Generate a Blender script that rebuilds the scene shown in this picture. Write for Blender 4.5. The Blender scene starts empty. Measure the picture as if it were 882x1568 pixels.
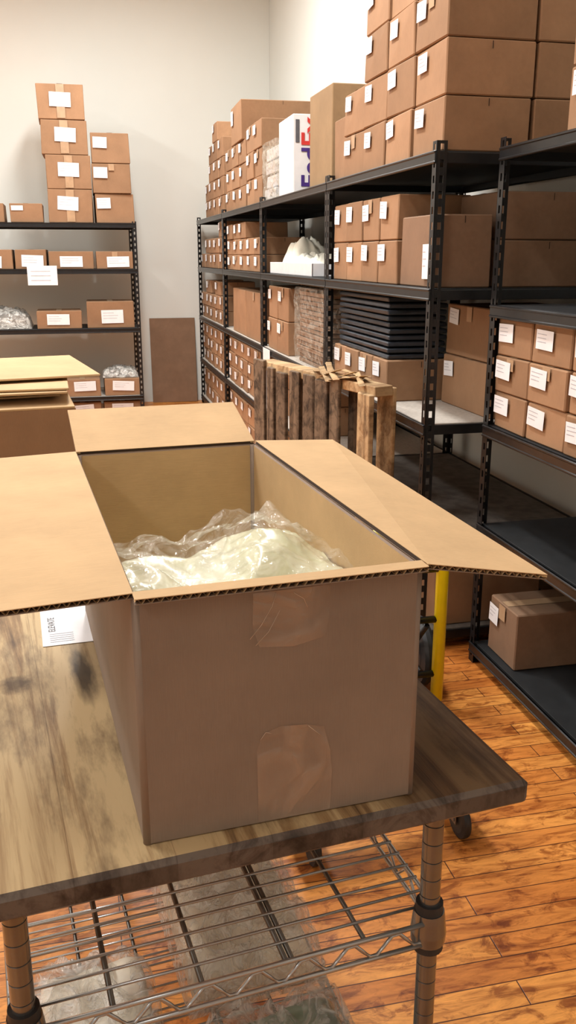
import bpy, bmesh, math, random
from mathutils import Vector, Matrix, noise
R = random.Random(7)
scn = bpy.context.scene
try:
    scn.view_settings.view_transform = 'Standard'
except Exception:
    pass

# ---------------------------------------------------------------- helpers
def lin(c):
    return tuple(((v/255)/12.92 if v/255 <= .04045 else ((v/255+.055)/1.055)**2.4) for v in c) + (1,)

def newmat(name):
    m = bpy.data.materials.new(name); m.use_nodes = True
    nt = m.node_tree
    return m, nt, nt.nodes['Principled BSDF']

def N(nt, t, **kw):
    n = nt.nodes.new(t)
    for k, v in kw.items():
        if k in n.inputs: n.inputs[k].default_value = v
        else: setattr(n, k, v)
    return n

def ramp(nt, fac, stops):
    r = nt.nodes.new('ShaderNodeValToRGB')
    els = r.color_ramp.elements
    while len(els) < len(stops): els.new(.5)
    for e, (p, c) in zip(els, stops):
        e.position = p; e.color = c
    nt.links.new(fac, r.inputs[0])
    return r

def mix(nt, fac, a, b, mode='MIX'):
    m = nt.nodes.new('ShaderNodeMix'); m.data_type = 'RGBA'; m.blend_type = mode
    for s, v in ((m.inputs[0], fac), (m.inputs[6], a), (m.inputs[7], b)):
        if hasattr(v, 'is_output'): nt.links.new(v, s)
        else: s.default_value = v
    return m.outputs[2]

def coords(nt, scale=(1, 1, 1), rot=(0, 0, 0), kind='Object', loc=(0, 0, 0)):
    tc = nt.nodes.new('ShaderNodeTexCoord'); mp = nt.nodes.new('ShaderNodeMapping')
    mp.inputs['Scale'].default_value = scale; mp.inputs['Rotation'].default_value = rot
    mp.inputs['Location'].default_value = loc
    nt.links.new(tc.outputs[kind], mp.inputs[0])
    return mp.outputs[0]

def bump(nt, b, h, s=.2, dist=.01):
    n = nt.nodes.new('ShaderNodeBump'); n.inputs['Strength'].default_value = s
    n.inputs['Distance'].default_value = dist
    nt.links.new(h, n.inputs['Height']); nt.links.new(n.outputs[0], b.inputs['Normal'])

def simple(name, c, rough=.6, metal=0, noise_amt=.12, nscale=20, spec=.5, bmp=0):
    m, nt, b = newmat(name)
    b.inputs['Roughness'].default_value = rough; b.inputs['Metallic'].default_value = metal
    b.inputs['Specular IOR Level'].default_value = spec
    n = N(nt, 'ShaderNodeTexNoise', Scale=nscale, Detail=4.0)
    nt.links.new(coords(nt), n.inputs['Vector'])
    L = lin(c)
    lo = tuple(v*(1-noise_amt) for v in L[:3])+(1,); hi = tuple(min(1, v*(1+noise_amt)) for v in L[:3])+(1,)
    r = ramp(nt, n.outputs[0], [(.35, lo), (.65, hi)])
    nt.links.new(r.outputs[0], b.inputs['Base Color'])
    if bmp: bump(nt, b, n.outputs[0], bmp)
    return m

def cardboard(name, c, var=.22, rough=.8, flute=(60, 4, 4)):
    m, nt, b = newmat(name)
    b.inputs['Roughness'].default_value = rough; b.inputs['Specular IOR Level'].default_value = .3
    L = lin(c)
    n = N(nt, 'ShaderNodeTexNoise', Scale=7.0, Detail=6.0, Roughness=.65)
    nt.links.new(coords(nt), n.inputs['Vector'])
    r = ramp(nt, n.outputs[0], [(.3, tuple(v*.88 for v in L[:3])+(1,)), (.7, tuple(min(1, v*1.08) for v in L[:3])+(1,))])
    n2 = N(nt, 'ShaderNodeTexNoise', Scale=12.0, Detail=3.0)
    nt.links.new(coords(nt, flute), n2.inputs['Vector'])
    r2 = ramp(nt, n2.outputs[0], [(.3, (.95, .95, .95, 1)), (.7, (1.03, 1.03, 1.03, 1))])
    col = mix(nt, 1.0, r.outputs[0], r2.outputs[0], 'MULTIPLY')
    g = nt.nodes.new('ShaderNodeNewGeometry')
    r3 = ramp(nt, g.outputs['Random Per Island'], [(0, (1-var, 1-var, 1-var*1.05, 1)), (1, (1+var*.3,)*3+(1,))])
    col = mix(nt, 1.0, col, r3.outputs[0], 'MULTIPLY')
    nt.links.new(col, b.inputs['Base Color'])
    bump(nt, b, n2.outputs[0], .08, .004)
    return m

def make_obj(name, bm, mats, parent=None, loc=None, rot=0, smooth=False, recalc=True):
    if recalc: bmesh.ops.recalc_face_normals(bm, faces=bm.faces)
    me = bpy.data.meshes.new(name); bm.to_mesh(me); bm.free()
    for m in mats: me.materials.append(m)
    if smooth:
        for p in me.polygons: p.use_smooth = True
    o = bpy.data.objects.new(name, me); scn.collection.objects.link(o)
    if parent: o.parent = parent
    if loc: o.location = loc
    o.rotation_euler[2] = rot
    return o

def empty(name, loc, rotz=0):
    e = bpy.data.objects.new(name, None); e.empty_display_size = .1
    scn.collection.objects.link(e); e.location = loc; e.rotation_euler[2] = rotz
    return e

def cbox(bm, x, y, z, w, d, h, mat=0, c=.003, jit=0, M=None, edge_mat=None):
    """chamfered box occupying x..x+w, y..y+d, z..z+h"""
    c = min(c, w*.3, d*.3, h*.3)
    lo = (x, y, z); hi = (x+w, y+d, z+h)
    V = {}
    for sx in (0, 1):
        for sy in (0, 1):
            for sz in (0, 1):
                s = (sx, sy, sz)
                j = [R.uniform(-jit, jit) for _ in range(3)]
                for a in range(3):
                    p = [0, 0, 0]
                    for k in range(3):
                        base = hi[k] if s[k] else lo[k]
                        if k != a: base += -c if s[k] else c
                        p[k] = base + (j[k] if not (k == 2) else -abs(j[k])*.5*s[2])
                    v = Vector(p)
                    if M: v = M @ v
                    V[s+(a,)] = bm.verts.new(v)
    fs = []
    def F(vs, m):
        f = bm.faces.new(vs); f.material_index = m; fs.append(f)
    em = mat if edge_mat is None else edge_mat
    for a in range(3):
        b, cc = [k for k in range(3) if k != a]
        for s in (0, 1):
            vs = []
            for (p, q) in ((0, 0), (1, 0), (1, 1), (0, 1)):
                t = [0, 0, 0]; t[a] = s; t[b] = p; t[cc] = q
                vs.append(V[tuple(t)+(a,)])
            F(vs, mat if (a == 2 or edge_mat is None) else em)
    for a in range(3):
        for b in range(a+1, 3):
            k = 3-a-b
            for sa in (0, 1):
                for sb in (0, 1):
                    t0 = [0]*3; t0[a] = sa; t0[b] = sb; t0[k] = 0
                    t1 = list(t0); t1[k] = 1
                    t0, t1 = tuple(t0), tuple(t1)
                    F([V[t0+(a,)], V[t1+(a,)], V[t1+(b,)], V[t0+(b,)]], em)
    for sx in (0, 1):
        for sy in (0, 1):
            for sz in (0, 1):
                s = (sx, sy, sz)
                F([V[s+(0,)], V[s+(1,)], V[s+(2,)]], em)
    return fs

def quad(bm, pts, mat=0, M=None):
    f = bm.faces.new([bm.verts.new((M @ Vector(p)) if M else Vector(p)) for p in pts]); f.material_index = mat
    return f

def tube(bm, p0, p1, r, seg=8, mat=0, caps=True):
    p0 = Vector(p0); p1 = Vector(p1); d = (p1-p0)
    if d.length < 1e-6: return
    q = d.to_track_quat('Z', 'Y')
    a = []; b = []
    for i in range(seg):
        t = 2*math.pi*i/seg
        o = q @ Vector((math.cos(t)*r, math.sin(t)*r, 0))
        a.append(bm.verts.new(p0+o)); b.append(bm.verts.new(p1+o))
    for i in range(seg):
        j = (i+1) % seg
        f = bm.faces.new((a[i], a[j], b[j], b[i])); f.material_index = mat; f.smooth = True
    if caps:
        f = bm.faces.new(a[::-1]); f.material_index = mat
        f = bm.faces.new(b); f.material_index = mat

def path(bm, pts, r, seg=8, mat=0):
    pts = [Vector(p) for p in pts]
    rings = []
    for k, p in enumerate(pts):
        d = (pts[min(k+1, len(pts)-1)]-pts[max(k-1, 0)]).normalized()
        q = d.to_track_quat('Z', 'Y')
        rings.append([bm.verts.new(p + q @ Vector((math.cos(2*math.pi*i/seg)*r, math.sin(2*math.pi*i/seg)*r, 0))) for i in range(seg)])
    for a, b in zip(rings, rings[1:]):
        best = min(range(seg), key=lambda s: (a[0].co-b[s].co).length)
        for i in range(seg):
            f = bm.faces.new((a[i], a[(i+1) % seg], b[(i+1+best) % seg], b[(i+best) % seg]))
            f.material_index = mat; f.smooth = True
    for rg in (rings[0], rings[-1]):
        f = bm.faces.new(rg); f.material_index = mat

def lathe(bm, prof, M=Matrix.Identity(4), seg=20, mat=0, smooth=True, bands=None):
    """each profile segment gets its own rings so the profile keeps crisp steps"""
    def ring(r, z): return [bm.verts.new(M @ Vector((math.cos(2*math.pi*i/seg)*r, math.sin(2*math.pi*i/seg)*r, z))) for i in range(seg)]
    last = None; first = None
    for k, ((r0, z0), (r1, z1)) in enumerate(zip(prof, prof[1:])):
        a = ring(r0, z0); b = ring(r1, z1)
        if first is None: first = a
        for i in range(seg):
            f = bm.faces.new((a[i], a[(i+1) % seg], b[(i+1) % seg], b[i])); f.smooth = smooth
            f.material_index = mat if not bands else bands[k % len(bands)]
        last = b
    for rg in (first, last):
        f = bm.faces.new(rg); f.material_index = mat

# ---------------------------------------------------------------- materials
M_CB = cardboard('cardboard_brown', (165, 128, 97))
M_CBD = cardboard('cardboard_dull', (143, 113, 90), .15)
M_CBK = cardboard('cardboard_kraft', (158, 131, 98), .08)
M_BOXOUT = cardboard('main_box_outer', (144, 126, 111), .0, flute=(90, 90, 3))
M_BOXIN = cardboard('main_box_inner', (200, 168, 126), .0, flute=(3, 60, 60))
M_LAB = simple('paper_label', (238, 239, 243), .6, noise_amt=.03)
M_INK = simple('label_ink', (186, 186, 194), .7, noise_amt=.1)
M_INKD = simple('dark_ink', (90, 90, 96), .7, noise_amt=.1)
M_TAPE = simple('packing_tape', (180, 148, 116), .3, noise_amt=.08)
M_GLINT = simple('tape_wrinkle_glint', (206, 186, 166), .25, noise_amt=.2)  # light tone that paints the glints along the tape creases
M_SEAM = simple('box_seam_shadow', (58, 42, 32), .9)
M_BLACK = simple('black_powder_coat', (24, 26, 29), .32, .2, noise_amt=.2, nscale=30, spec=.6)
M_BDECK = simple('dark_shelf_deck', (34, 36, 38), .6, noise_amt=.15, spec=.3)
M_GDECK = simple('dull_grey_deck', (104, 98, 92), .7, noise_amt=.25, spec=.3)  # darker, greyer deck tone for the low shelves of the near bay
M_DECK = simple('particle_board_deck', (186, 178, 168), .7, noise_amt=.1, nscale=60)
M_CHROME = simple('chrome', (176, 180, 182), .26, .7, noise_amt=.05)
M_POST = simple('chrome_post', (128, 131, 133), .2, .8, noise_amt=.05)
M_GROOVE = simple('post_groove', (74, 74, 74), .4, .6, noise_amt=.05)
M_DCHROME = simple('worn_steel', (104, 102, 98), .4, .8, noise_amt=.2)
M_RUBBER = simple('black_rubber', (40, 41, 43), .6, noise_amt=.2)
M_YEL = simple('yellow_enamel', (240, 224, 14), .3, noise_amt=.05)
M_WHITEBOX = simple('white_box_board', (228, 228, 230), .6, noise_amt=.03)
M_PURP = simple('purple_print', (64, 36, 120), .6)
M_RED = simple('red_print', (205, 50, 45), .6)
M_PAPER = simple('tissue_paper', (232, 230, 215), .7, noise_amt=.05)
M_BLKPL = simple('black_folded_plastic', (52, 58, 66), .4, noise_amt=.25)

def wall_mat(name, c):
    m, nt, b = newmat(name)
    b.inputs['Roughness'].default_value = .75
    n = N(nt, 'ShaderNodeTexNoise', Scale=.8, Detail=5.0)
    nt.links.new(coords(nt), n.inputs['Vector'])
    L = lin(c)
    r = ramp(nt, n.outputs[0], [(.3, tuple(v*.94 for v in L[:3])+(1,)), (.7, L)])
    nt.links.new(r.outputs[0], b.inputs['Base Color'])
    n2 = N(nt, 'ShaderNodeTexNoise', Scale=90.0, Detail=2.0)
    nt.links.new(coords(nt), n2.inputs['Vector'])
    bump(nt, b, n2.outputs[0], .05, .003)
    return m
M_WALL = wall_mat('painted_wall', (228, 230, 224))
M_CEIL = wall_mat('painted_ceiling', (232, 234, 234))

# floor planks running along X
M_FLOOR, nt, b = newmat('orange_pine_floor')
v = coords(nt)
br = N(nt, 'ShaderNodeTexBrick', Scale=1.0)
br.offset = .37; br.offset_frequency = 2
br.inputs['Color1'].default_value = lin((238, 164, 82)); br.inputs['Color2'].default_value = lin((196, 116, 50))
br.inputs['Mortar'].default_value = lin((92, 48, 20)); br.inputs['Mortar Size'].default_value = .0018
br.inputs['Mortar Smooth'].default_value = .4
br.inputs['Brick Width'].default_value = 1.3; br.inputs['Row Height'].default_value = .066
nt.links.new(v, br.inputs['Vector'])
n1 = N(nt, 'ShaderNodeTexNoise', Scale=3.0, Detail=8.0, Roughness=.7, Distortion=1.2)
nt.links.new(coords(nt, (1.6, 10, 1)), n1.inputs['Vector'])
r1 = ramp(nt, n1.outputs[0], [(.36, (.5, .36, .25, 1)), (.5, (.95, .93, .9, 1)), (.68, (1.25, 1.27, 1.25, 1))])
n2 = N(nt, 'ShaderNodeTexNoise', Scale=11.0, Detail=6.0, Roughness=.65, Distortion=1.0)
nt.links.new(coords(nt, (1, 2.0, 1)), n2.inputs['Vector'])
r2 = ramp(nt, n2.outputs[0], [(.36, (.36, .22, .13, 1)), (.47, (1, 1, 1, 1))])
c = mix(nt, 1.0, br.outputs['Color'], r1.outputs[0], 'MULTIPLY')
c = mix(nt, .85, c, r2.outputs[0], 'MULTIPLY')
nt.links.new(c, b.inputs['Base Color'])
b.inputs['Roughness'].default_value = .4
bump(nt, b, br.outputs['Fac'], .3, -.003)

def tabletop_mat(name, light, mid, dark, rough=.45, blots=(), spec=.3):
    m, nt, b = newmat(name)
    n1 = N(nt, 'ShaderNodeTexNoise', Scale=2.0, Detail=9.0, Roughness=.66, Distortion=.8)
    nt.links.new(coords(nt, (9, .55, 9)), n1.inputs['Vector'])
    r1 = ramp(nt, n1.outputs[0], [(.32, lin(dark)), (.43, lin(mid)), (.52, lin(light)), (.62, lin(light)), (.74, lin(mid))])
    br = N(nt, 'ShaderNodeTexBrick', Scale=1.0)
    br.inputs['Color1'].default_value = (1.12, 1.1, 1.06, 1); br.inputs['Color2'].default_value = (.68, .64, .6, 1)
    br.inputs['Mortar'].default_value = (.5, .45, .4, 1); br.inputs['Mortar Size'].default_value = .0006
    br.inputs['Brick Width'].default_value = 2.5; br.inputs['Row Height'].default_value = .105
    nt.links.new(coords(nt, (1, 1, 1), (0, 0, math.pi/2)), br.inputs['Vector'])
    n3 = N(nt, 'ShaderNodeTexNoise', Scale=5.0, Detail=6.0, Roughness=.7)
    nt.links.new(coords(nt, (2.2, .5, 1)), n3.inputs['Vector'])
    r3 = ramp(nt, n3.outputs[0], [(.36, (.34, .31, .30, 1)), (.5, (1, 1, 1, 1))])
    c = mix(nt, .8, r1.outputs[0], br.outputs['Color'], 'MULTIPLY')
    c = mix(nt, .85, c, r3.outputs[0], 'MULTIPLY')
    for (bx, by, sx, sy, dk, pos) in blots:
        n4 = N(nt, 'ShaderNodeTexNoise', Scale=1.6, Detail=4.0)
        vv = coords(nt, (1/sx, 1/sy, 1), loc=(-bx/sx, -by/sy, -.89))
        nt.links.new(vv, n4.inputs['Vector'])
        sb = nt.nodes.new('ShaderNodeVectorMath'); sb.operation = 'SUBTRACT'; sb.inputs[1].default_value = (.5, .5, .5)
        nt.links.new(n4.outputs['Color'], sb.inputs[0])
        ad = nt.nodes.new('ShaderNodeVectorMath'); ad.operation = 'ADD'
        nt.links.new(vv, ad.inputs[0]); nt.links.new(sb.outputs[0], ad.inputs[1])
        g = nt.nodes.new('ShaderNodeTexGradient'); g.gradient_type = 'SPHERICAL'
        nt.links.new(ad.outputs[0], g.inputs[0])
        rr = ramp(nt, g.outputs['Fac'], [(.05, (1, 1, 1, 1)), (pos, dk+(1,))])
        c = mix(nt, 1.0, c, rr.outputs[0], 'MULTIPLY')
    nt.links.new(c, b.inputs['Base Color'])
    b.inputs['Roughness'].default_value = rough; b.inputs['Specular IOR Level'].default_value = spec
    bump(nt, b, n1.outputs[0], .12, .003)
    return m
# the last, large blot paints the shade over the right side into the wood
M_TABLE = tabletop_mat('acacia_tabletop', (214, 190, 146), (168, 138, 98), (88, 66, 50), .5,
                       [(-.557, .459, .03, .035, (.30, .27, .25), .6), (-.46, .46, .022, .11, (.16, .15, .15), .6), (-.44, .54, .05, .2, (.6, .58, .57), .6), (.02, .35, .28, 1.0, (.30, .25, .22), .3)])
M_TEDGE = tabletop_mat('tabletop_edge', (118, 108, 100), (94, 84, 78), (62, 56, 50), .5)
M_PALD = tabletop_mat('weathered_pallet_wood', (124, 106, 88), (94, 80, 66), (62, 52, 44), .8)
M_PALL = tabletop_mat('fresh_pallet_wood', (196, 168, 130), (178, 146, 108), (150, 118, 84), .8)

def film(name, tint, opac=.25, rough=.12, bscale=14, bs=.6):
    m, nt, b = newmat(name)
    out = nt.nodes['Material Output']
    b.inputs['Base Color'].default_value = lin(tint); b.inputs['Roughness'].default_value = rough
    b.inputs['Specular IOR Level'].default_value = .9
    tr = nt.nodes.new('ShaderNodeBsdfTransparent'); mx = nt.nodes.new('ShaderNodeMixShader')
    n = N(nt, 'ShaderNodeTexNoise', Scale=bscale, Detail=3.0, Distortion=2.0)
    nt.links.new(coords(nt), n.inputs['Vector'])
    bump(nt, b, n.outputs[0], bs, .03)
    r = ramp(nt, n.outputs[0], [(.38, (opac*.4,)*3+(1,)), (.62, (min(1, opac*1.8),)*3+(1,))])
    nt.links.new(r.outputs[0], mx.inputs[0])
    nt.links.new(tr.outputs[0], mx.inputs[1]); nt.links.new(b.outputs[0], mx.inputs[2])
    nt.links.new(mx.outputs[0], out.inputs[0])
    return m
M_FILM = film('clear_plastic_film', (225, 222, 208), .18, .07, 13, .8)
M_FILMW = film('clear_bag_film', (240, 240, 236), .34, .1, 22, 1.0)
M_FILM3 = film('grey_wrap', (200, 198, 192), .75)
M_FILM2 = film('cloudy_plastic_film', (206, 196, 178), .4)
M_CTAPE = film('clear_tape', (204, 178, 156), .26, .08, 9, .35)

M_FOAM, nt, b = newmat('pale_green_poly_bags')
n = N(nt, 'ShaderNodeTexNoise', Scale=6.0, Detail=3.0, Distortion=1.0)
nt.links.new(coords(nt, (1, .5, 1)), n.inputs['Vector'])
r = ramp(nt, n.outputs[0], [(.3, lin((188, 190, 146))), (.48, lin((212, 214, 180))), (.7, lin((228, 230, 210)))])
nt.links.new(r.outputs[0], b.inputs['Base Color'])
b.inputs['Roughness'].default_value = .3; b.inputs['Coat Weight'].default_value = .8; b.inputs['Coat Roughness'].default_value = .06
n2 = N(nt, 'ShaderNodeTexNoise', Scale=16.0, Detail=2.0, Distortion=2.0)
nt.links.new(coords(nt, (1, .6, 1)), n2.inputs['Vector'])
bump(nt, b, n2.outputs[0], .3, .012)

# ---------------------------------------------------------------- room shell
XW, YB, XL, YF, HC = 1.97, 9.42, -4.2, -3.0, 4.3
def slab(name, x, y, z, w, d, h, mat):
    bm = bmesh.new(); cbox(bm, x, y, z, w, d, h, 0, .001)
    return make_obj(name, bm, [mat])
slab('floor', XL-.1, YF-.1, -.1, XW-XL+.2, YB-YF+.2, .1, M_FLOOR)
slab('ceiling', XL-.1, YF-.1, HC, XW-XL+.2, YB-YF+.2, .1, M_CEIL)
slab('wall_back', XL, YB, 0, XW-XL, .1, HC, M_WALL)
slab('wall_front', XL, YF-.1, 0, XW-XL, .1, HC, M_WALL)
slab('wall_right', XW, YF, 0, .1, YB-YF, HC, M_WALL)
slab('wall_left', XL-.1, YF, 0, .1, YB-YF, HC, M_WALL)

# ---------------------------------------------------------------- racks
def add_upright(bm, x, y, h, sx, sy):
    W, t, p, hole = .038, .0025, .05, .024
    for ax in (0, 1):
        s = sx if ax == 0 else sy
        def put(a0, a1, z0, z1):
            lo, hi = sorted((s*a0, s*a1))
            if ax == 0:
                cbox(bm, x+lo, y+(0 if sy > 0 else -t), z0, hi-lo, t, z1-z0, 0, .0005)
            else:
                cbox(bm, x+(0 if sx > 0 else -t), y+lo, z0, t, hi-lo, z1-z0, 0, .0005)
        put(0, .013, 0, h); put(.026, W, 0, h)
        z = 0
        while z < h:
            put(.013, .026, z, min(h, z+p-hole)); z += p

def rack(name, loc, rot, ups, depth, levels, h, deckmats):
    e = empty(name, loc, rot)
    bm = bmesh.new()
    for i, u in enumerate(ups):
        last = i == len(ups)-1
        sx = -1 if last else 1
        add_upright(bm, u, 0, h, sx, 1); add_upright(bm, u, depth, h, sx, -1)
        if 0 < i < len(ups)-1:
            add_upright(bm, u-.004, 0, h, -1, 1); add_upright(bm, u-.004, depth, h, -1, -1)
        cbox(bm, u-(.03 if last else 0), 0, 0, .03, .03, .004)
    make_obj('uprights', bm, [M_BLACK], e)
    bm = bmesh.new(); bd = bmesh.new()
    for i in range(len(ups)-1):
        a, bb = ups[i], ups[i+1]
        for z in levels[i]:
            for yy in (-.004, depth-.004):
                cbox(bm, a+.004, yy, z-.042, bb-a-.01, .008, .042, 0, .002)
                cbox(bm, a+.004, yy-(.003 if yy < 0 else -.0), z-.010, bb-a-.01, .012, .010, 0, .003)
                cbox(bm, a+.004, yy-(.003 if yy < 0 else -.0), z-.042, bb-a-.01, .012, .009, 0, .003)
            for xx in (a+.005, bb-.017):
                cbox(bm, xx, .004, z-.04, .008, depth-.008, .036, 0, .002)
            cbox(bd, a+.018, .012, z-.012, bb-a-.036, depth-.024, .012, deckmats(i, z), .001)
    make_obj('beams', bm, [M_BLACK], e)
    make_obj('decks', bd, [M_DECK, M_BDECK, M_GDECK], e)
    return e

LA = [1.83, 1.38, .90, .47, .08]
OA = (1.19, 9.33, 0); RA = -math.pi/2
upsA = [9.33-y for y in (9.3, 7.65, 6.0, 4.35, 2.97)]
rack('storage_rack', OA, RA, upsA, .70, [LA]*4, 1.86, lambda i, z: (2 if (i == 3 and z < .6) else 0) if z in (.90, .47, .08) else 1)
OB = (1.37, 2.87, 0)
LB = [1.83, 1.33, .915, .55, .08]
rack('storage_rack', OB, RA, [0, 1.6], .56, [LB], 1.86, lambda i, z: 1)
OL = (-1.30, 8.5, 0)
LL = [1.774, 1.374, .844, .213]
rack('storage_rack', OL, 0, [0, 1.835], .62, [LL], 1.79, lambda i, z: 0 if z < .3 else 1)

# ---------------------------------------------------------------- box stacks
def deco_box(bm, x, y, z, w, d, h, lw=.09, lh=.06, lx=None, lz=None, label=True, tape=True, jit=.003, main=0, rot=None, tall_tape=False):
    if rot is None: rot = R.uniform(-.02, .02)
    cx, cy = x+w/2, y+d/2
    M = Matrix.Translation((cx, cy, 0)) @ Matrix.Rotation(rot, 4, 'Z') @ Matrix.Translation((-cx, -cy, 0))
    cbox(bm, x, y, z, w, d, h, main, .004, jit, M)
    e = .0035+jit
    if tape:
        tw = .048
        quad(bm, [(cx-tw/2, y+.005, z+h+.001), (cx+tw/2, y+.005, z+h+.001), (cx+tw/2, y+d-.005, z+h+.001), (cx-tw/2, y+d-.005, z+h+.001)], 2, M)
        tl = min(.06, h*.35)
        if tall_tape: tl = h-.008; tw = .07
        if R.random() < .3 or tall_tape:
            quad(bm, [(cx-tw/2, y-e*.8, z+h-tl), (cx+tw/2, y-e*.8, z+h-tl), (cx+tw/2, y-e*.8, z+h-.004), (cx-tw/2, y-e*.8, z+h-.004)], 2, M)
        quad(bm, [(x+w+e*.8, cy-.0015, z+h-.03), (x+w+e*.8, cy+.0015, z+h-.03), (x+w+e*.8, cy+.0015, z+h-.006), (x+w+e*.8, cy-.0015, z+h-.006)], 3, M)
    if label:
        lw2 = min(lw, w*.7); lh2 = min(lh, h*.6)
        ox = (x+w*.08 if lx is None else x+w*lx)+R.uniform(-.012, .012)*w/.25
        oz = (z+h-lh2-h*.10 if lz is None else z+h*lz)+R.uniform(-.006, .004)
        ca = R.uniform(-.07, .07)
        L = M @ Matrix.Translation((ox+lw2/2, y-e-.001, oz+lh2/2)) @ Matrix.Rotation(ca, 4, 'Y')
        quad(bm, [(-lw2/2, 0, -lh2/2), (lw2/2, 0, -lh2/2), (lw2/2, 0, lh2/2), (-lw2/2, 0, lh2/2)], 1, L)
        for k in range(3):
            zz = lh2*(.28-.2*k); ww = lw2*R.uniform(.4, .75); q = .018*lh2
            quad(bm, [(-lw2*.42, -.0006, zz-q), (-lw2*.42+ww, -.0006, zz-q), (-lw2*.42+ww, -.0006, zz+q), (-lw2*.42, -.0006, zz+q)], 4, L)

MATS = [M_CB, M_LAB, M_TAPE, M_SEAM, M_INK, M_CBD, M_CBK]
class Stack:
    def __init__(s, name, origin, rot):
        s.bm = bmesh.new(); s.name = name; s.o = origin; s.r = rot
    def done(s):
        return make_obj(s.name, s.bm, MATS, None, s.o, s.r, recalc=True)

def colsA(name, ynear, ncol, w, zdeck, rows, h, d=.36, y0=.02, org=OA, gap=.006, rear=False, rowfn=None, **kw):
    st = Stack(name, org, RA)
    for cidx in range(ncol):
        s1 = org[1]-(ynear+cidx*(w+gap))
        rr = rowfn(cidx) if rowfn else rows
        for r in range(rr):
            off = R.uniform(0, .012)
            deco_box(st.bm, s1-w, y0+off, zdeck+.001+r*(h+.0025), w-.004, d, h, **kw)
            if rear:
                deco_box(st.bm, s1-w, y0+d+.022, zdeck+.001+r*(h+.0025), w-.004, min(d, .28), h, label=False)
    return st.done()
NM = 'stack_of_cardboard_boxes'
# top shelf of the long rack
colsA(NM, 2.99, 4, .285, 1.83, 4, .172, d=.315, rear=True, rowfn=lambda c: 4 if c < 3 else 2, lw=.085, lh=.06)
colsA(NM, 4.16, 1, .2, 1.83, 1, .27, d=.3, label=False, y0=.03)
colsA('tall_kraft_box', 4.42, 1, .42, 1.83, 1, .45, d=.42, label=False, main=6, y0=.03)
colsA(NM, 6.14, 2, .27, 1.83, 3, .175, d=.34, y0=.03)
colsA(NM, 6.72, 3, .29, 1.83, 3, .155, d=.6, y0=.03)
colsA('large_cardboard_box', 6.80, 1, .5, 2.304, 1, .27, d=.62, y0=.02, lw=.1, lh=.1)
colsA(NM, 7.76, 4, .28, 1.83, 5, .15, d=.34, y0=.03, rowfn=lambda c: (4, 5, 4, 2)[c])
# level 1.38
colsA(NM, 3.40, 4, .222, 1.38, 2, .168, d=.30, rear=True, lw=.085, lh=.065, y0=.02)
colsA('large_cardboard_box', 3.02, 1, .36, 1.38, 1, .25, d=.215, lw=.06, lh=.12, lx=.75, lz=.1, y0=.02, main=5)
colsA(NM, 3.02, 1, .36, 1.38, 2, .163, d=.40, y0=.262, label=False, main=5)
colsA(NM, 6.12, 5, .28, 1.38, 3, .115, d=.32, rowfn=lambda c: (2, 2, 3, 3, 3)[c])
colsA(NM, 7.76, 5, .28, 1.38, 2, .13, d=.32, rowfn=lambda c: (3, 2, 2, 2, 1)[c])
# level .90
colsA(NM, 3.02, 1, .45, .90, 2, .2, d=.38, y0=.27)
colsA(NM, 3.50, 4, .2, .90, 1, .17, d=.30, y0=.03)
colsA(NM, 5.30, 2, .3, .90, 2, .2, d=.34)
colsA('large_cardboard_box', 6.10, 2, .62, .90, 1, .34, d=.5, label=False)
colsA(NM, 7.76, 5, .28, .90, 3, .12, d=.32, rowfn=lambda c: 2+(c % 2))
# level .47
colsA(NM, 4.9, 3, .3, .47, 2, .17, d=.34, y0=.1)
colsA(NM, 6.12, 5, .28, .47, 3, .12, d=.32)
colsA(NM, 7.76, 5, .28, .47, 3, .12, d=.32)
# bottom level
colsA(NM, 3.02, 2, .34, .08, 1, .27, d=.45, y0=.08, label=False)
colsA(NM, 4.42, 5, .28, .08, 2, .15, d=.4, y0=.06)
colsA(NM, 6.12, 5, .28, .08, 2, .15, d=.4)
colsA(NM, 7.76, 5, .28, .08, 2, .15, d=.4)
# near rack
def colsB(name, yfar, ncol, w, z, rows, h, d, y0=.02, **kw):
    st = Stack(name, OB, RA)
    for cidx in range(ncol):
        s0 = OB[1]-yfar+cidx*(w+.006)
        for r in range(rows):
            deco_box(st.bm, s0, y0+R.uniform(0, .01), z+.001+r*(h+.0025), w-.003, d, h, **kw)
    return st.done()
colsB(NM, 2.50, 4, .28, 1.83, 4, .172, .345, lw=.085, lh=.065)
colsB(NM, 2.835, 6, .235, .915, 3, .122, .3, lw=.105, lh=.06, y0=.015)
colsB('large_cardboard_box', 2.80, 1, .22, .08, 1, .21, .46, y0=.03, lw=.07, lh=.07, lx=.06, main=5)
# left rack
def colsL(name, lst, z, **kw):
    st = Stack(name, OL, 0)
    for (x0, x1, rows, h, d) in lst:
        for r in range(rows):
            dx = R.uniform(-.008, .008)-.009*r
            deco_box(st.bm, x0-OL[0]+dx, .02+R.uniform(0, .02), z+.001+r*(h+.003), x1-x0, d, h, **kw)
    return st.done()
big = dict(lw=.18, lh=.115, lx=.26, lz=.36, jit=.006)
colsL(NM, [(-.225, .165, 4, .282, .42)], 1.774, tall_tape=True, **big)
colsL(NM, [(.190, .525, 3, .250, .42)], 1.774, lw=.12, lh=.09, lx=.06, lz=.5, jit=.006)
colsL(NM, [(-.95, -.62, 1, .16, .4), (-.56, -.28, 1, .16, .4)], 1.774, lw=.1, lh=.04)
colsL(NM, [(-.98, -.58, 1, .17, .4), (-.55, -.28, 1, .17, .4), (-.26, .13, 1, .155, .4), (.16, .49, 1, .155, .4)], 1.374, lw=.2, lh=.11, lx=.25, lz=.1)
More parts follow.
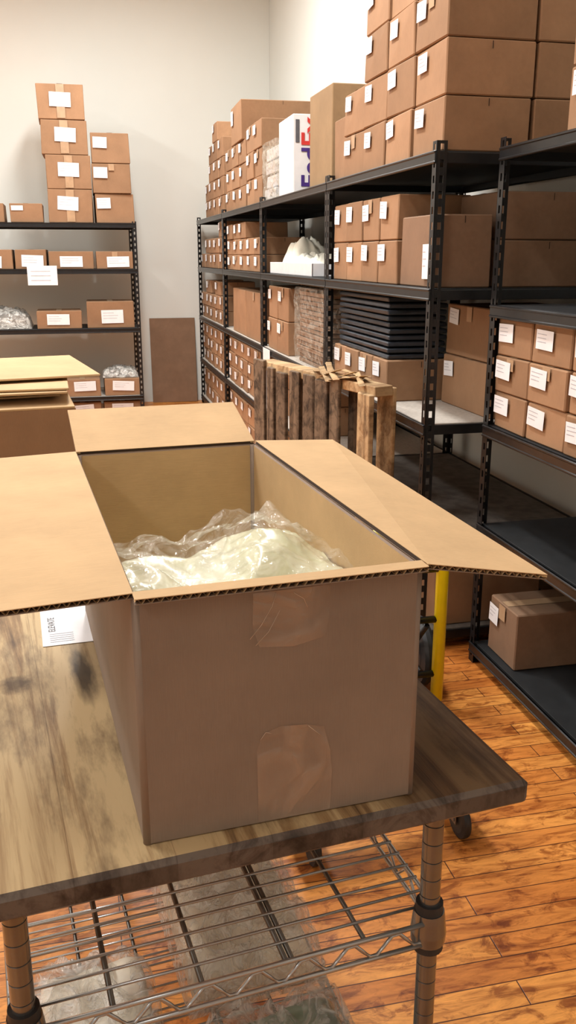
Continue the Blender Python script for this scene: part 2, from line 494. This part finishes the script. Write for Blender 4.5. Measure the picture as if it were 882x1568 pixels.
colsL(NM, [(-.40, .0, 1, .16, .4), (.05, .48, 1, .24, .45)], .844, lw=.2, lh=.12, lx=.27, lz=.2)
colsL(NM, [(-.6, -.22, 1, .16, .4), (-.19, .14, 1, .16, .4), (.17, .50, 1, .16, .4)], .213, lw=.2, lh=.09, lx=.25, lz=.3)
st = Stack(NM, OL, 0)
for x0 in (-.6, -.21, .16):
    deco_box(st.bm, x0-OL[0], .05, .001, .34, .4, .15, lw=.2, lh=.1, lx=.2, lz=.3)
st.done()

# hanging price card on the left rack
bm = bmesh.new(); cbox(bm, 0, 0, 0, .26, .002, .17, 0, .0005)
for k in range(3): quad(bm, [(.03, -.001, .04+.04*k), (.2, -.001, .04+.04*k), (.2, -.001, .046+.04*k), (.03, -.001, .046+.04*k)], 1)
make_obj('hanging_shelf_card', bm, [M_LAB, M_INK], None, (-.45, 8.484, 1.235), 0)

# white shipping box with printed lettering
e = empty('white_shipping_box', (1.22, 5.57, 1.832), RA)
bm = bmesh.new(); cbox(bm, 0, 0, 0, .38, .32, .42, 0, .004, .002)
cbox(bm, .3825, .012, .27, .001, .022, .12, 1, .0003)
make_obj('carton', bm, [M_WHITEBOX, M_INKD], e)
def lettering(txt, mat, size, off, parent, name):
    cu = bpy.data.curves.new(name, 'FONT'); cu.body = txt; cu.size = size; cu.extrude = .0008
    cu.offset = .003
    cu.materials.append(mat)
    o = bpy.data.objects.new(name, cu); scn.collection.objects.link(o); o.parent = parent
    o.matrix_local = Matrix(((0, 0, 1, off[0]), (0, -1, 0, off[1]), (1, 0, 0, off[2]), (0, 0, 0, 1)))
    return o
lettering('Fed', M_PURP, .15, (.384, .150, .03), e, 'lettering_a')
lettering('Ex', M_RED, .15, (.384, .150, .25), e, 'lettering_b')

# ---------------------------------------------------------------- wrapped things
def crumple(bm, cx, cy, z0, w, d, h, seed=0, nx=26, ny=26, amp=.03, freq=9, mat=0, power=.35, closed=True):
    g = []
    for i in range(nx+1):
        row = []
        for j in range(ny+1):
            u, v = i/nx*2-1, j/ny*2-1
            prof = max(0, (1-u**4))**power*max(0, (1-v**4))**power
            p = Vector((cx+u*w/2, cy+v*d/2, 0))
            q = Vector((p.x*freq+seed*7.1, p.y*freq+seed*3.3, seed*1.7))
            n1 = noise.noise(q); n2 = 1-abs(noise.noise(q*2.3+Vector((5, 5, 5))))*2
            hz = h*prof*(.75+.25*n1)+amp*prof*(n2-.3)
            px = noise.noise(q*1.5)*amp*.5*prof; py = noise.noise(q*1.5+Vector((9, 2, 1)))*amp*.5*prof
            row.append(bm.verts.new((p.x+px, p.y+py, z0+max(.0015, hz))))
        g.append(row)
    for i in range(nx):
        for j in range(ny):
            f = bm.faces.new((g[i][j], g[i+1][j], g[i+1][j+1], g[i][j+1])); f.material_index = mat; f.smooth = True
    if closed:
        ring = [g[i][0] for i in range(nx+1)]+[g[nx][j] for j in range(1, ny+1)]+[g[i][ny] for i in range(nx-1, -1, -1)]+[g[0][j] for j in range(ny-1, 0, -1)]
        bot = [bm.verts.new((v.co.x, v.co.y, z0)) for v in ring]
        n = len(ring)
        for k in range(n):
            f = bm.faces.new((ring[k], ring[(k+1) % n], bot[(k+1) % n], bot[k])); f.material_index = mat
        f = bm.faces.new(bot); f.material_index = mat

def wrapped_stack(name, y0, y1, z, h, d, n, m_in, org=OA, yo=.03, fm=None):
    e = empty(name, (org[0]+yo, y1, z+.001), RA)
    bm = bmesh.new(); w = y1-y0
    for k in range(n):
        cbox(bm, R.uniform(.005, .02), R.uniform(.006, .03), k*h/n+.001, w-.03, d-.04, h/n*.85, 0, .002, .003)
    make_obj('sheets', bm, [m_in], e)
    bm = bmesh.new(); nz = 10
    per = [(0, 0), (w*.33, -.004), (w*.66, .003), (w, 0), (w+.003, d*.5), (w, d), (w*.5, d+.003), (0, d), (-.004, d*.5)]
    rings = []
    for k in range(nz+1):
        rings.append([bm.verts.new((x+R.uniform(-.008, .008)-.004, y+R.uniform(-.008, .004), k*(h+.02)/nz)) for x, y in per])
    for a, b2 in zip(rings, rings[1:]):
        for i in range(len(per)):
            j = (i+1) % len(per); bm.faces.new((a[i], a[j], b2[j], b2[i]))
    bm.faces.new(rings[-1])
    make_obj('wrap', bm, [fm or M_FILM2], e)
wrapped_stack('shrink_wrapped_cartons', 5.66, 6.06, 1.83, .33, .30, 4, M_WHITEBOX)
wrapped_stack('shrink_wrapped_sheet_stack', 4.46, 5.1, .90, .40, .30, 16, M_CBD, yo=.02, fm=M_FILM)
# folded black bins
bm = bmesh.new()
for k in range(10):
    cbox(bm, R.uniform(0, .02), R.uniform(0, .02), k*.026, .72, .26, .019, 0, .004, .002)
make_obj('stack_of_folded_black_bins', bm, [M_BLKPL], None, (1.225, 4.27, 1.0735), RA)
# tray with tissue
e = empty('tissue_paper_tray', (1.22, 5.85, 1.381), RA)
bm = bmesh.new()
cbox(bm, 0, 0, 0, 1.1, .36, .006)
for a in ((0, 0, 1.1, .006), (0, .354, 1.1, .006), (0, 0, .006, .36), (1.094, 0, .006, .36)):
    cbox(bm, a[0], a[1], 0, a[2], a[3], .07, 0, .001)
make_obj('tray', bm, [M_WHITEBOX], e)
bm = bmesh.new()
crumple(bm, .62, .18, .02, .8, .30, .09, 3, amp=.06, freq=9, power=.6)
crumple(bm, .25, .18, .02, .36, .28, .2, 5, amp=.08, freq=9, power=1.1)
make_obj('tissue', bm, [M_PAPER], e)
bm = bmesh.new(); crumple(bm, 0, 0, 0, .24, .36, .27, 8, amp=.04, power=.25)
make_obj('grey_plastic_bag', bm, [M_FILM3], None, (1.73, 4.64, 1.382), 0)
bm = bmesh.new(); cbox(bm, 0, 0, 0, .22, .002, .4, 0, .0005)
make_obj('hanging_paper_sheet', bm, [M_LAB], None, (1.178, 5.9, .5), RA)
bm = bmesh.new(); crumple(bm, 0, 0, 0, .5, .4, .2, 11, amp=.06, power=.5)
make_obj('plastic_bag', bm, [M_FILM3], None, (-.70, 8.78, .846), 0)
bm = bmesh.new(); crumple(bm, 0, 0, 0, .34, .3, .08, 12, amp=.05, power=.5)
make_obj('plastic_bag', bm, [M_FILM3], None, (.33, 8.72, .378), 0)
bm = bmesh.new()
Mx = Matrix.Rotation(math.radians(-4), 4, 'X')
cbox(bm, 0, 0, 0, .47, .008, .87, 0, .002, 0, Mx)
make_obj('leaning_cardboard_sheet', bm, [M_CBD], None, (.68, 9.34, .002), 0)

# ---------------------------------------------------------------- pallet
e = empty('wooden_pallet', (.785, 4.15, .001), -math.radians(75.3))
bm = bmesh.new(); L = 1.02
for zz in (.0, .49, .975):
    cbox(bm, 0, .018, zz, L, .085, .04, 1 if zz > .9 else 0, .003, .002)
x = 0; k = 0
while x < L-.05:
    wd = (.10, .07, .09, .08, .095)[k % 5]
    if x+wd > L-.12: wd = .10; x = L-.10
    m = 1 if x > L-.12 else 0
    cbox(bm, x, 0, R.uniform(0, .01), wd, .017, 1.015+R.uniform(-.035, .012), m, .003, .004)
    x += wd+R.uniform(.02, .042); k += 1
for x in (0, .23, .46, .69, .91):
    cbox(bm, x, .104, R.uniform(0, .01), .11, .016, 1.0, 1 if x > .9 else 0, .003, .002)
make_obj('boards', bm, [M_PALD, M_PALL], e)
bm = bmesh.new()
for k in range(14):
    a = Vector((.46+R.uniform(0, .44), R.uniform(-.015, .08), 1.018+R.uniform(.0, .02)))
    d = Vector((R.uniform(.05, .12), R.uniform(-.05, .03), R.uniform(-.05, .025)))
    M = Matrix.Translation(a) @ d.to_track_quat('X', 'Z').to_matrix().to_4x4()
    cbox(bm, -.07, -.011, -.002, .15, .024, .004, 0, .001, .005, M)
make_obj('broken_splinters', bm, [M_PALL], e)

# ---------------------------------------------------------------- hand truck
e = empty('yellow_hand_truck', (.965, 2.56, 0), 0)
bm = bmesh.new()
pts = [(-.146, 0, .02), (-.146, 0, .54), (-.13, 0, .60), (-.08, 0, .635), (0, 0, .645), (.08, 0, .635), (.13, 0, .60), (.146, 0, .54), (.146, 0, .02)]
path(bm, pts, .021, 12)
for zz in (.12, .32, .50): tube(bm, (-.146, 0, zz), (.146, 0, zz), .012, 10, 1)
for sx in (-.12, .10):
    tube(bm, (sx, 0, .3), (sx, .16, .13), .009, 8, 1); tube(bm, (sx*.85, 0, .13), (sx*.85, .16, .13), .009, 8, 1)
cbox(bm, -.13, .0, .006, .26, .10, .006, 1)
cbox(bm, -.13, -.10, .006, .20, .10, .006, 1)
make_obj('frame', bm, [M_YEL, M_BLACK], e)
bm = bmesh.new()
for sx in (-1, 1):
    M = Matrix.Translation((sx*.135-.02, .17, .13)) @ Matrix.Rotation(math.pi/2, 4, 'Y')
    lathe(bm, [(.03, 0), (.085, 0), (.09, .002), (.12, .006), (.128, .018), (.128, .034), (.12, .046), (.09, .05), (.03, .05)], M, 28, 0)
tube(bm, (-.16, .17, .13), (.17, .17, .13), .01, 10, 1)
make_obj('wheels', bm, [M_RUBBER, M_DCHROME], e)

def caster(bm, x, y, r=.04, top=.11, tyre=0, steel=1):
    M = Matrix.Translation((x-.012, y, r)) @ Matrix.Rotation(math.pi/2, 4, 'Y')
    lathe(bm, [(.008, 0), (r*.7, 0), (r*.97, .003), (r, .008), (r, .016), (r*.97, .021), (r*.7, .024), (.008, .024)], M, 20, tyre)
    for s in (-.018, .015): cbox(bm, x+s, y-.012, r-.01, .003, .03, top-r+.006, steel, .001)
    cbox(bm, x-.02, y-.02, top-.006, .04, .045, .006, steel, .001)
    tube(bm, (x-.02, y, r), (x+.02, y, r), .005, 8, steel)
e = empty('furniture_dolly', (.44, 1.82, 0), .05)
bm = bmesh.new()
for y in (0, .42): cbox(bm, 0, y, .112, .5, .09, .025, 0, .003)
for x in (0, .41): cbox(bm, x, 0, .138, .09, .51, .018, 0, .003)
make_obj('deck', bm, [M_PALD], e)
bm = bmesh.new()
for x in (.05, .46):
    for y in (.03, .46): caster(bm, x, y, .052, .112)
make_obj('casters', bm, [M_RUBBER, M_DCHROME], e)

# ---------------------------------------------------------------- cart
CA = math.radians(6.5)
cart = empty('utility_cart', (.479, .830, 0), CA)
bm = bmesh.new()
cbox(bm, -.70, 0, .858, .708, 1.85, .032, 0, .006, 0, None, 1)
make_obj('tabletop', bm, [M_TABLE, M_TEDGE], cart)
bm = bmesh.new()
PX = (-.585, -.10); PY = (.035, 1.79)
for px in PX:
    for py in PY:
        prof = []; z = .125
        while z < .855:
            prof += [(.0127, z), (.0127, z+.0236), (.0122, z+.0241)]; z += .0254
        prof.append((.0127, .857))
        lathe(bm, prof, Matrix.Translation((px, py, 0)), 32, 0, True, [0, 3, 3])
        caster(bm, px, py, .055, .125, 2, 1)
make_obj('posts', bm, [M_POST, M_DCHROME, M_RUBBER, M_GROOVE], cart)
def wire_shelf(z, name):
    bm = bmesh.new()
    x0, x1 = PX[0]-.008, PX[1]+.008; y0, y1 = PY[0], PY[1]
    zz = z
    for dz, r in ((0, .0032), (-.030, .0032)):
        tube(bm, (x0+.015, y0-.012, zz+dz), (x1-.015, y0-.012, zz+dz), r); tube(bm, (x0+.015, y1+.012, zz+dz), (x1-.015, y1+.012, zz+dz), r)
        tube(bm, (x0-.006, y0+.01, zz+dz), (x0-.006, y1-.01, zz+dz), r); tube(bm, (x1+.006, y0+.01, zz+dz), (x1+.006, y1-.01, zz+dz), r)
    def zig(a, b, n):
        a = Vector(a); b = Vector(b); pts = []
        for k in range(n*6+1):
            t = k/(n*6); p = a.lerp(b, t); p.z = zz-.015+.0125*math.sin(t*n*2*math.pi)
            pts.append(p)
        path(bm, pts, .0024, 6)
    zig((x0+.015, y0-.012, 0), (x1-.015, y0-.012, 0), 8); zig((x0+.015, y1+.012, 0), (x1-.015, y1+.012, 0), 8)
    zig((x0-.006, y0+.01, 0), (x0-.006, y1-.01, 0), 28); zig((x1+.006, y0+.01, 0), (x1+.006, y1-.01, 0), 28)
    y = y0+.014
    while y < y1-.01:
        tube(bm, (x0-.008, y, zz+.004), (x1+.008, y, zz+.004), .0020, 6, 0); y += .0255
    for k in range(1, 5):
        xx = x0+(x1-x0)*k/5
        tube(bm, (xx, y0-.012, zz-.001), (xx, y1+.012, zz-.001), .0034, 6, 2)
        if k in (3,): tube(bm, (xx+.008, y0-.012, zz-.001), (xx+.008, y1+.012, zz-.001), .0034, 6, 2)
    for px in PX:
        for py in PY:
            lathe(bm, [(.0135, -.034), (.0215, -.034), (.0225, -.02), (.0205, .0), (.019, .010), (.0135, .010)], Matrix.Translation((px, py, zz)), 20, 3)
            lathe(bm, [(.0132, -.045), (.0195, -.045), (.0170, .022), (.0132, .022)], Matrix.Translation((px, py, zz)), 20, 1)
    make_obj(name, bm, [M_CHROME, M_RUBBER, M_DCHROME, M_POST], cart)
wire_shelf(.70, 'wire_shelf_upper'); wire_shelf(.26, 'wire_shelf_lower')

# bags on the lower shelf
def bag(name, cx, cy, z, w, d, h, seed, inner, rot=0):
    c, s = math.cos(CA), math.sin(CA)
    wx = .479+c*cx-s*cy; wy = .830+s*cx+c*cy
    e = empty(name, (wx, wy, z), CA+rot)
    bm = bmesh.new(); crumple(bm, 0, 0, 0.003, w*.88, d*.88, h*.7, seed, 30, 30, .02, 6, 0, .2)
    make_obj('contents', bm, [inner], e)
    bm = bmesh.new(); crumple(bm, 0, 0, 0, w, d, h, seed+1, 50, 50, .035, 9, 0, .25)
    make_obj('film', bm, [M_FILMW], e)
M_CREAM = simple('cream_bagged_goods', (240, 232, 214), .4, noise_amt=.18, nscale=14)
M_TEAL = simple('green_tinted_tray', (120, 138, 122), .15, noise_amt=.4, nscale=9)
bag('plastic_bag', -.21, .62, .268, .25, .46, .15, 21, M_CREAM)
bag('plastic_bag', -.48, .36, .268, .20, .34, .12, 25, M_CREAM)
bag('plastic_bag', -.235, .20, .268, .28, .24, .14, 29, M_TEAL, .05)

# paper slip on the table, half under the box flap
bm = bmesh.new(); cbox(bm, 0, 0, 0, .085, .21, .0008, 0, .0002)
for k in range(5):
    quad(bm, [(.012, .012+k*.008, .0012), (.05, .012+k*.008, .0012), (.05, .0135+k*.008, .0012), (.012, .0135+k*.008, .0012)], 1)
cu = bpy.data.curves.new('slip_heading', 'FONT'); cu.body = 'ELEVATE'; cu.size = .016; cu.materials.append(M_INKD)
slip = make_obj('packing_slip', bm, [M_LAB, M_INK], None, (-.093, 1.345, .8905), math.radians(4))
o = bpy.data.objects.new('slip_heading', cu); scn.collection.objects.link(o); o.parent = slip
o.location = (.022, .055, .0012); o.rotation_euler[2] = math.radians(90)

# ---------------------------------------------------------------- main open box
BA = math.radians(4.7)
box = empty('open_cardboard_box', (.030, .811, .8902), BA)
W, D, H, T = .312, .676, .28, .005
bm = bmesh.new()
def wall(x, y, w, d, inner_dir):
    fs = cbox(bm, x, y, 0, w, d, H, 0, .0015)
    for f in fs:
        f.normal_update()
        c = f.calc_center_median()
        if inner_dir == '+y' and abs(c.y-(y+d)) < 1e-4: f.material_index = 1
        if inner_dir == '-y' and abs(c.y-y) < 1e-4: f.material_index = 1
        if inner_dir == '+x' and abs(c.x-(x+w)) < 1e-4: f.material_index = 1
        if inner_dir == '-x' and abs(c.x-x) < 1e-4: f.material_index = 1
wall(0.004, 0, W-.008, T, '+y'); wall(0.004, D-T, W-.008, T, '-y')
wall(0, 0.004, T, D-.008, '+x'); wall(W-T, 0.004, T, D-.008, '-x')
for (cx, cy) in ((.005, .005), (W-.005, .005), (.005, D-.005), (W-.005, D-.005)):
    tube(bm, (cx, cy, 0), (cx, cy, H), .0055, 14, 0)
cbox(bm, T, T, .001, W-2*T, D-2*T, .005, 1, .001)
make_obj('walls', bm, [M_BOXOUT, M_BOXIN], box)

def flap(name, o, u, v, n, flute_edge=True, end_flute=False, warp=None):
    """board from o spanning u (hinge) and v (outward); flutes visible along the outer edge"""
    o, u, v, n = Vector(o), Vector(u), Vector(v), Vector(n).normalized()
    bm = bmesh.new(); t = .0062; e = .007
    ul, vl = u.length, v.length; un, vn = u.normalized(), v.normalized()
    M = Matrix((un.to_4d(), vn.to_4d(), n.to_4d(), (0, 0, 0, 1))).transposed()
    M[0][3], M[1][3], M[2][3] = o; M[3] = (0, 0, 0, 1)
    def plate(z0, z1, vmax, u0, u1, mat):
        cbox(bm, u0, 0, z0, u1-u0, vmax, z1-z0, mat, .0003, 0, M)
    plate(t-.0009, t, vl, 0, ul, 1); plate(0, .0009, vl, 0, ul, 0)
    plate(.0009, t-.0009, vl-e, (e if end_flute else 0), ul-(e if end_flute else 0), 2)
    def wave(along, fixed0, fixed1, swap):
        m = int(along/.009); k = 8
        prev = None
        for i in range(m*k+1):
            a = along*i/(m*k); z = t/2+(t/2-.0008)*math.sin(2*math.pi*i/k)
            pa = (a, fixed0, z) if not swap else (fixed0, a, z)
            pb = (a, fixed1, z) if not swap else (fixed1, a, z)
            va, vb = bm.verts.new(M @ Vector(pa)), bm.verts.new(M @ Vector(pb))
            if prev:
                f = bm.faces.new((prev[0], va, vb, prev[1])); f.material_index = 1
            prev = (va, vb)
    if flute_edge: wave(ul, vl, vl-e, False)
    if end_flute: wave(vl, 0, e, True); wave(vl, ul, ul-e, True)
    if warp:
        for vv in bm.verts: vv.co = warp(vv.co)
    return make_obj(name, bm, [M_BOXOUT, M_BOXIN, M_SEAM], box)
FL = .158
flap('front_flap', (0.001, .004, H), (W-.002, 0, 0), (0, -.019, -.001), (0, 0, 1))
flap('left_flap', (.002, .000, H), (0, D, 0), (-FL, 0, -.004), (-.02, 0, 1), True, True)
a = math.radians(10)
def wr(c):
    k = max(0, min(1, c.y/D))
    return Vector((c.x, c.y, c.z+max(0, c.x-W)*k*math.tan(math.radians(8))))
flap('right_flap', (W-.002, -.012, H+.001), (0, D+.006, 0), (.145*math.cos(a), -.008, -.145*math.sin(a)), (math.sin(a), 0, math.cos(a)), True, True, wr)
a = math.radians(17)
flap('back_flap', (.002, D-.002, H), (W-.004, 0, 0), (0, FL*math.cos(a), FL*math.sin(a)), (0, -math.sin(a), math.cos(a)), True, True)

# tape on the front face
bm = bmesh.new()
def strip(pts):
    c = bm.verts.new((sum(p[0] for p in pts)/len(pts), -.0012, sum(p[1] for p in pts)/len(pts)))
    vs = [bm.verts.new((p[0], -.0012+R.uniform(-.0004, .0004), p[1])) for p in pts]
    for i in range(len(vs)): bm.faces.new((c, vs[i], vs[(i+1) % len(vs)]))
strip([(.122, .272), (.205, .272), (.204, .235), (.20, .215), (.165, .208), (.128, .212), (.121, .235)])
strip([(.125, .003), (.208, .003), (.210, .05), (.207, .08), (.200, .108), (.178, .114), (.150, .117), (.130, .110), (.124, .09), (.125, .04)])
make_obj('tape_patches', bm, [M_CTAPE], box)
bm = bmesh.new()
for pts in ([(.118, .222), (.130, .236), (.142, .256), (.146, .27)], [(.124, .214), (.138, .228), (.15, .25)], [(.165, .268), (.176, .26), (.18, .25)],
            [(.128, .104), (.134, .112), (.140, .110)], [(.182, .112), (.196, .098)]):
    path(bm, [(x, -.0013, z) for x, z in pts], .00035, 6)
make_obj('tape_crease_glints', bm, [M_GLINT], box)  # thin pale lines standing in for highlights on the creased tape

# contents: pale poly bags with long soft folds
def ridge(q): return 1-2*abs(noise.noise(q))
def pile(u, v):
    x = .008+u*(W-.016); y = .008+v*(D-.016)
    q = Vector((x*6+y*3, y*5-x*2, 3.3))
    z = .178+.045*math.exp(-((u-.75)**2/.06+(v-.42)**2/.03))+.022*math.exp(-((u-.10)**2/.04+(v-.38)**2/.04))
    z += .016*noise.noise(q)+.016*ridge(q*1.7+Vector((4, 1, 2)))+.006*ridge(Vector((x*22+y*9, y*12, 1.2)))+.002*ridge(Vector((x*50, y*32+x*20, 5.2)))
    k = max(0, min(1, (v-.52)/.14)); z -= (z-.05)*(k*k*(3-2*k))
    return x, y, min(z, .255)
def sheet(name, nx, ny, fn, mat):
    bm = bmesh.new()
    g = [[bm.verts.new(fn(i/nx, j/ny)) for j in range(ny+1)] for i in range(nx+1)]
    for i in range(nx):
        for j in range(ny):
            bm.faces.new((g[i][j], g[i+1][j], g[i+1][j+1], g[i][j+1])).smooth = True
    return make_obj(name, bm, [mat], box)
sheet('bagged_goods', 70, 120, pile, M_FOAM)
def liner(u, v):
    vv = .04+v*.62
    x, y, z0 = pile(u, min(vv, .52))
    y = .008+vv*(D-.016)
    q = Vector((x*14, y*10, 8.3))
    z = z0+.010+.010*ridge(q)+.006*ridge(q*2.6)
    if vv > .52: z -= .02*(vv-.52)/.14*(1.3-u) + .012*noise.noise(q*2)
    return x, y, min(z, .266)
sheet('clear_liner', 70, 90, liner, M_FILM)

# ---------------------------------------------------------------- second box at the back of the cart
c, s = math.cos(CA), math.sin(CA)
lx, ly = -.705, 1.30
e = empty('cardboard_box_with_flat_sheets', (.479+c*lx-s*ly, .830+s*lx+c*ly, .8903), CA)
bm = bmesh.new()
w2, d2, h2 = .345, .44, .262
for a in ((0, 0, w2, .005), (0, d2-.005, w2, .005)): cbox(bm, a[0], a[1], 0, a[2], a[3], h2, 0, .001)
for a in ((0, .005, .005, d2-.01), (w2-.005, .005, .005, d2-.01)): cbox(bm, a[0], a[1], 0, a[2], a[3], h2, 0, .001)
cbox(bm, .005, .005, .001, w2-.01, d2-.01, .005, 0, .001)
for (M) in (Matrix.Translation((0, 0, h2)) @ Matrix.Rotation(math.radians(4), 4, 'X'),):
    cbox(bm, .002, 0, .0, w2-.004, .17, .005, 1, .001, 0, M)
M = Matrix.Translation((0, d2, h2)) @ Matrix.Rotation(math.radians(-3), 4, 'X')
cbox(bm, .002, -.17, .0, w2-.004, .17, .005, 1, .001, 0, M)
make_obj('carton', bm, [M_CB, M_BOXIN], e)
bm = bmesh.new()
for k in range(4):
    M = Matrix.Translation((.02+R.uniform(-.03, .03), .05+R.uniform(-.02, .02), h2+.018+k*.0065)) @ Matrix.Rotation(R.uniform(-.12, .08), 4, 'Z')
    cbox(bm, -.1, 0, 0, .42, .36, .005, 0, .001, .001, M)
M = Matrix.Translation((-.12, .12, h2+.049)) @ Matrix.Rotation(.1, 4, 'Z') @ Matrix.Rotation(math.radians(2), 4, 'X')
cbox(bm, 0, 0, 0, .55, .36, .005, 0, .001, .001, M)
make_obj('flat_sheets', bm, [M_BOXIN], e)

# ---------------------------------------------------------------- lights
def ceil_light(x, y, p, L=1.4, w=.3, z=4.05):
    e = empty('ceiling_light', (x, y, z), 0)
    bm = bmesh.new(); cbox(bm, -w/2, -L/2, .01, w, L, .07, 0, .01)
    tube(bm, (0, -L*.4, .08), (0, -L*.4, HC-z), .006); tube(bm, (0, L*.4, .08), (0, L*.4, HC-z), .006)
    make_obj('housing', bm, [M_WHITEBOX], e)
    l = bpy.data.lights.new('tube_glow', 'AREA'); l.shape = 'RECTANGLE'; l.size = w; l.size_y = L
    l.energy = p; l.color = (1, .99, .96)
    o = bpy.data.objects.new('tube_glow', l); scn.collection.objects.link(o); o.parent = e; o.location = (0, 0, 0)
for (x, y, p) in ((.35, 6.8, 110), (.1, 3.5, 108), (-2.3, 6.6, 95), (-2.3, 3.0, 95), (-.6, 1.0, 24), (-2.5, -1.2, 34)):
    ceil_light(x, y, p)
w = bpy.data.worlds.new('World'); scn.world = w; w.use_nodes = True
w.node_tree.nodes['Background'].inputs[0].default_value = (.8, .85, 1, 1); w.node_tree.nodes['Background'].inputs[1].default_value = .3

# ---------------------------------------------------------------- camera
cam = bpy.data.cameras.new('camera'); co = bpy.data.objects.new('camera', cam); scn.collection.objects.link(co)
cam.sensor_fit = 'VERTICAL'; cam.sensor_height = 24; cam.lens = 24*1350/1568
co.location = (0, 0, 1.49); co.rotation_euler = (math.radians(90-16.2), 0, math.radians(-12.9))
cam.clip_start = .02
scn.camera = co
